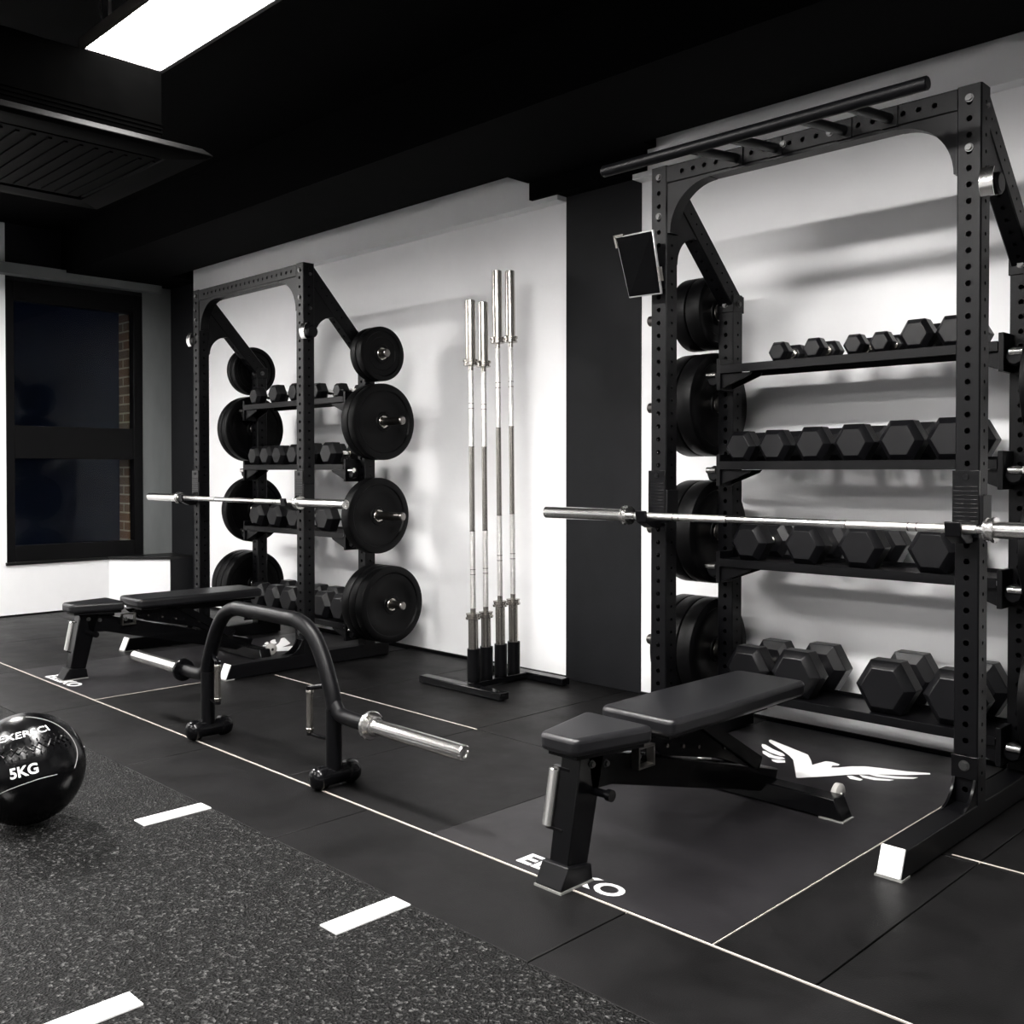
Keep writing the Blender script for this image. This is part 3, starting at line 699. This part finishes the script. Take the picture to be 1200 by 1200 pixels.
# ================================================================== BENCHES
def bench(x, y, label):
    e = empty('weight_bench', (x, y, 0)); tag(e, label, 'bench', 'adjustable benches in front of the racks')
    def P(mb, name, m, par=e, **k): return mb.build(name, m, par, **k)
    sp = rounded([(-.064, -.006), (.064, -.006), (.124, .262), (-.124, .262)], .026)
    P(MB().prism(sp, 'z', .352, .400), 'seat_pad', 'vinyl', bevel=.014, seg=4)
    bp = rounded([(-.133, .330), (.133, .330), (.140, .60), (.133, 1.085), (-.133, 1.085), (-.140, .60)], .03)
    P(MB().prism(bp, 'z', .352, .402), 'back_pad', 'vinyl', bevel=.014, seg=4)
    u = MB(); u.prism([(-.05, .02), (.05, .02), (.095, .25), (-.095, .25)], 'z', .338, .352); u.box(-.032, .032, .06, .24, .315, .338)
    P(u, 'seat_support', 'powder')
    u = MB(); u.box(-.10, .10, .36, 1.05, .338, .352); u.box(-.035, .035, .38, 1.0, .305, .338)
    P(u, 'back_support', 'powder')
    m = MB(); m.prism([(.000, .03), (.080, .03), (.155, .335), (.055, .335)], 'x', -.034, .034); leg = P(m, 'front_leg', 'powder_gloss', bevel=.004)
    m = MB(); m.prism([(-.038, .006), (.092, .006), (.085, .05), (-.008, .062)], 'x', -.047, .047); ff = P(m, 'front_foot', 'powder', bevel=.004)
    m = MB(); m.box(-.048, .048, -.039, .093, 0, .006); P(m, 'foot_sole', 'sole', ff)
    m = MB(); m.prism([(.085, .333), (.10, .240), (.19, .235), (1.045, .018), (1.075, .09), (.19, .325)], 'x', -.034, .034); P(m, 'main_beam', 'powder_gloss', bevel=.004)
    m = MB(); m.prism([(-.318, .006), (.318, .006), (.290, .070), (-.290, .070)], 'y', .965, 1.035); rb = P(m, 'rear_crossbar', 'powder_gloss', bevel=.004)
    for s in (-1, 1):
        m = MB(); m.box(min(s*.24, s*.322), max(s*.24, s*.322), .963, 1.037, 0, .006); P(m, 'foot_sole', 'sole', rb)
        m = MB(); m.lathe([(0, -.013), (.026, -.013), (.034, -.008), (.034, .008), (.026, .013), (0, .013)], (s*.255, 1.062, .058), (1, 0, 0), 28)
        wh = P(m, 'wheel', 'wheel'); m = MB(); m.cyl((s*.255-.018, 1.062, .058), (s*.255+.018, 1.062, .058), .008, n=12); P(m, 'wheel_axle', 'chrome', wh)
    # ladder plates and strut
    for s in (-1, 1):
        m = MB(); m.prism([(.33, .335), (.40, .275), (.70, .205), (.93, .120), (.95, .155), (.80, .245), (.66, .315), (.5, .335)], 'x', s*.044-.003, s*.044+.003)
        P(m, 'ladder_plate', 'powder_gloss', bevel=.001)
    for yy, zz in ((.42, .30), (.50, .283), (.58, .265), (.72, .235), (.80, .205)):
        bb = MB(); bb.cyl((-.052, yy, zz), (.052, yy, zz), .006, n=12); P(bb, 'ladder_pin', 'steel')
    m = MB(); m.prism([(.58, .325), (.63, .335), (.93, .165), (.90, .13)], 'x', -.058, -.050); m.prism([(.58, .325), (.63, .335), (.93, .165), (.90, .13)], 'x', .050, .058)
    P(m, 'support_strut', 'powder')
    # square adjuster ring under the gap of the pads
    m = MB()
    for a in ((.270, .345, .262, .268), (.270, .345, .318, .324), (.270, .276, .268, .318), (.339, .345, .268, .318)):
        m.box(.036, .062, *a)
    P(m, 'adjuster_bracket', 'steel_dark')
    # carry handle on the leg
    m = MB(); m.lathe([(0, 0), (.014, 0), (.017, .003), (.017, .15), (.014, .153), (0, .153)], (-.053, .020, .142), (0, .20, 1), 20)
    hd = P(m, 'carry_handle', 'chrome'); hd['label'] = 'polished steel grip'
    m = MB(); m.box(-.058, .0, .018, .034, .136, .144); m.box(-.058, .0, .046, .062, .292, .300); P(m, 'handle_bracket', 'powder_gloss', hd)
    m = MB(); m.cyl((.034, .118, .232), (.075, .118, .232), .011, n=16); m.cyl((.075, .118, .232), (.09, .118, .232), .016, n=16); P(m, 'pop_pin', 'powder_gloss')
    for yy, zz in ((.10, .31), (.30, .29), (.16, .30)): bb = MB(); bolt(bb, (.034, yy, zz), (1, 0, 0), .008); P(bb, 'bolt', 'bolt_steel')
    return e
b1 = bench(-1.757, 1.932, 'black padded bench on the near platform in the right foreground')
b2 = copy_tree(b1); b2.location = (-5.335, 2.035, 0); b2.rotation_euler = (0, 0, -.01)
b2['label'] = 'black padded bench on the far platform at the left, behind the open trap bar'

# ================================================================== OPEN TRAP BAR
tbx, tby = -3.315, 2.0
TB = tag(empty('trap_bar', (tbx, tby, 0)), 'black open-frame trap bar with chrome sleeves standing on the floor', 'trap bar')
def arcpts(c, r, a0, a1, n=8):
    return [(c[0]+r*math.cos(a0+(a1-a0)*i/n), c[1]+r*math.sin(a0+(a1-a0)*i/n)) for i in range(n+1)]
half = [(.450, .272), (.438, .315), (.412, .375), (.378, .440), (.335, .497), (.285, .533), (.230, .551), (.170, .556)]
path = [(tbx+x, tby, z) for x, z in half]+[(tbx-x, tby, z) for x, z in reversed(half)]
# resample smooth
def catmull(P_, n=5):
    P_ = [Vector(p) for p in P_]; out = []
    for i in range(len(P_)-1):
        p0 = P_[max(0, i-1)]; p1 = P_[i]; p2 = P_[i+1]; p3 = P_[min(len(P_)-1, i+2)]
        for k in range(n):
            t = k/n; out.append(.5*((2*p1)+(-p0+p2)*t+(2*p0-5*p1+4*p2-p3)*t*t+(-p0+3*p1-3*p2+p3)*t**3))
    out.append(P_[-1]); return out
part(MB().tube(catmull(path), .0285, 24), 'arch_frame', 'powder', TB)
for s in (-1, 1):
    X = lambda v: tbx+s*v
    part(MB().tube(catmull([(X(.432), tby, .318), (X(.462), tby, .275), (X(.505), tby, .253), (X(.66), tby, .250)]), .0255, 20), 'sleeve_mount', 'powder', TB)
    part(MB().cyl((X(.445), tby, .06), (X(.445), tby, .272), .0285, n=24), 'support_leg', 'powder', TB)
    ft = MB(); ft.lathe([(0, 0), (.02, .002), (.034, .012), (.040, .028), (.040, .052), (.033, .056), (.033, .144), (.040, .148), (.040, .172), (.034, .188), (.02, .198), (0, .200)], (X(.445)+0, 1.905, .040), (0, 1, 0), 28)
    part(ft, 'floor_foot', 'powder_gloss', TB)
    c = MB(); c.lathe([(0, 0), (.045, 0), (.048, .003), (.048, .013), (.045, .016), (.034, .016), (.034, .034), (.030, .036), (0, .036)], (X(.650), tby, .250), (s, 0, 0), 32)
    co = part(c, 'sleeve_flange', 'chrome' if s > 0 else 'powder_gloss', TB)
    bb = MB()
    for a in (0, PI/2, PI, 1.5*PI):
        bb.cyl((X(.664), tby+.039*math.cos(a+.5), .250+.039*math.sin(a+.5)), (X(.672), tby+.039*math.cos(a+.5), .250+.039*math.sin(a+.5)), .0055, n=8)
    part(bb, 'flange_bolt', 'steel', co)
    m = MB(); m.lathe([(0, 0), (.025, 0), (.025, .436), (.022, .440), (.014, .440), (.012, .434), (0, .434)], (X(.682), tby, .250), (s, 0, 0), 32)
    part(m, 'sleeve', 'chrome', TB)['label'] = 'polished chrome sleeve'
    g = MB(); g.lathe([(0, 0), (.012, 0), (.014, .003), (.014, .012), (.0125, .014), (.0125, .136), (.014, .138), (.014, .147), (.012, .150), (0, .150)], (X(.328), tby-.02, .172), (0, 0, 1), 24)
    go = part(g, 'grip', 'steel', TB); go['label'] = 'steel hand grip'
    k = MB(); k.tube([(X(.328), tby-.02, .166), (X(.36), tby-.012, .160), (X(.43), tby, .160)], .007, 10)
    k.cyl((X(.328), tby-.02, .160), (X(.328), tby-.02, .173), .012, n=16); part(k, 'grip_bracket', 'powder_gloss', go)
    k = MB(); k.tube([(X(.328), tby-.02, .328), (X(.355), tby-.012, .334), (X(.405), tby, .345)], .009, 10)
    k.cyl((X(.328), tby-.02, .321), (X(.328), tby-.02, .334), .013, n=16); part(k, 'grip_bracket', 'powder_gloss', go)

# ================================================================== UPRIGHT BARBELL STAND
st = tag(empty('barbell_stand', (-3.64, 3.5, 0)), 'low black floor stand holding four upright barbells against the wall', 'barbell stand')
part(MB().box(-3.955, -3.355, 3.285, 3.345, .004, .040), 'front_foot', 'powder_gloss', st, bevel=.004)
part(MB().box(-3.975, -3.365, 3.735, 3.795, .004, .040), 'rear_foot', 'powder_gloss', st, bevel=.004)
part(MB().box(-3.675, -3.615, 3.345, 3.735, .010, .040), 'spine', 'powder_gloss', st, bevel=.003)
ty = [3.385, 3.473, 3.575, 3.677]; 
txs = [-3.645, -3.645, -3.645, -3.652]
for x, y in zip(txs, ty):
    t = MB(); t.lathe([(.0275, .005), (.031, .0), (.033, 0), (.033, .165), (.0275, .165), (.0275, .005)], (x, y, .040), (0, 0, 1), 28)
    t.cyl((x, y, .040), (x, y, .050), .033, n=28)
    part(t, 'holder_tube', 'powder', st)
for f_, (fx, fy) in enumerate([(-3.93, 3.315), (-3.38, 3.315), (-3.95, 3.765), (-3.39, 3.765)]):
    part(MB().cyl((fx, fy, 0), (fx, fy, .006), .018, n=16), 'rubber_pad', 'plate', st)
hs = [1.905, 1.905, 2.08, 2.095]
lab = ['leftmost and shorter upright barbell in the floor stand', 'second upright barbell from the left in the floor stand', 'third upright barbell from the left, tall and bright', 'rightmost upright barbell in the floor stand']
for x, y, L, lb in zip(txs, ty, hs, lab):
    zb = .052
    b_ = barbell('barbell', (x, y, zb), (-.020, .006, 1), L-.0, lb, 'barbells stored upright', sl=.30 if L < 2 else .345, sleeve='steel', shaft='steel')

# ================================================================== MEDICINE BALL
bc = Vector((-3.235, 1.110, .174)); br = .170
BL = tag(empty('medicine_ball', (bc.x, bc.y, .004)), 'glossy black 5 kg medicine ball with white print on the turf', 'medicine ball')
lat = []
m = MB(); n = 40
prof = [(br*math.sin(PI*i/n) if 0 < i < n else 0, -br*math.cos(PI*i/n)) for i in range(n+1)]
m.lathe(prof, bc, (0, 0, 1), 64); part(m, 'shell', 'ball', BL, angle=60)
vd = (Vector((0, 0, 1.0986))-bc); vd.z = vd.z*.62; vd.normalize()
rt = Vector((0, 0, 1)).cross(vd).normalized(); up = vd.cross(rt)
roll = math.radians(9)
rt, up = rt*math.cos(roll)+up*math.sin(roll), up*math.cos(roll)-rt*math.sin(roll)
def sp_(a, v, k=1.0):
    return bc+(rt*math.sin(a)*math.cos(v)+vd*math.cos(a)*math.cos(v)+up*math.sin(v))*br*k
def ball_text(body, size, a0, v0, sx=1.0, off=.0, name='lettering', arc=1.0):
    vs, fs = text_mesh(body, size, sx, off)
    o = MB()
    # subdivide long edges is not needed at this size
    o.add([sp_(a0+x/(br*math.cos(v0)), v0+y/br, 1.006) for x, y, z in vs], fs)
    part(o, name, 'print_white', BL)
ball_text('5KG', .042, math.radians(-2), math.radians(3), 1.0, .0012)
ball_text('EXERSCI', .033, math.radians(5), math.radians(41), 1.22, .0003)
# wing mark left of the word
wm = MB()
for k, (a0, a1, v0, v1) in enumerate([(-58, -50, 44, 35), (-52, -46, 47, 34), (-46, -44, 46, 35), (-38, -42, 46, 35)]):
    wm.tube([sp_(math.radians(a0+(a1-a0)*t), math.radians(v0+(v1-v0)*t), 1.004) for t in (0, .33, .66, 1)], .0028, 8)
part(wm, 'printed_mark', 'print_white', BL)
lc = MB()
for ph in (0, 1):
    lc.tube([sp_(math.radians(-62+i*7.2), math.radians(24+(3.6 if (i+ph) % 2 else -3.6)), 1.004) for i in range(17)], .0030, 8)
for i in range(17):
    a = math.radians(-62+i*7.2)
    lc.tube([sp_(a, math.radians(30), 1.003), sp_(a, math.radians(33), 1.003)], .0022, 6); lc.tube([sp_(a, math.radians(15), 1.003), sp_(a, math.radians(18), 1.003)], .0022, 6)
part(lc, 'lacing', 'ball', BL)['label'] = 'black criss-cross lacing'
sm = MB()
sm.tube([bc+(p-bc).normalized()*br*1.004 for p in catmull([sp_(math.radians(a), math.radians(v), 1.004) for a, v in ((20, 68), (40, 58), (52, 45), (58, 30), (60, 16), (58, 4), (50, -9))])], .0012, 6)
part(sm, 'seam', 'thread', BL)['label'] = 'light grey stitched seam'; sm = MB()
sm.tube([bc+(p-bc).normalized()*br*1.004 for p in catmull([sp_(math.radians(a), math.radians(v), 1.004) for a, v in ((-52, -20), (-36, -15), (-20, -11), (-4, -9), (12, -8), (28, -9))])], .0012, 6)
part(sm, 'seam', 'thread', BL)['label'] = 'light grey stitched seam'
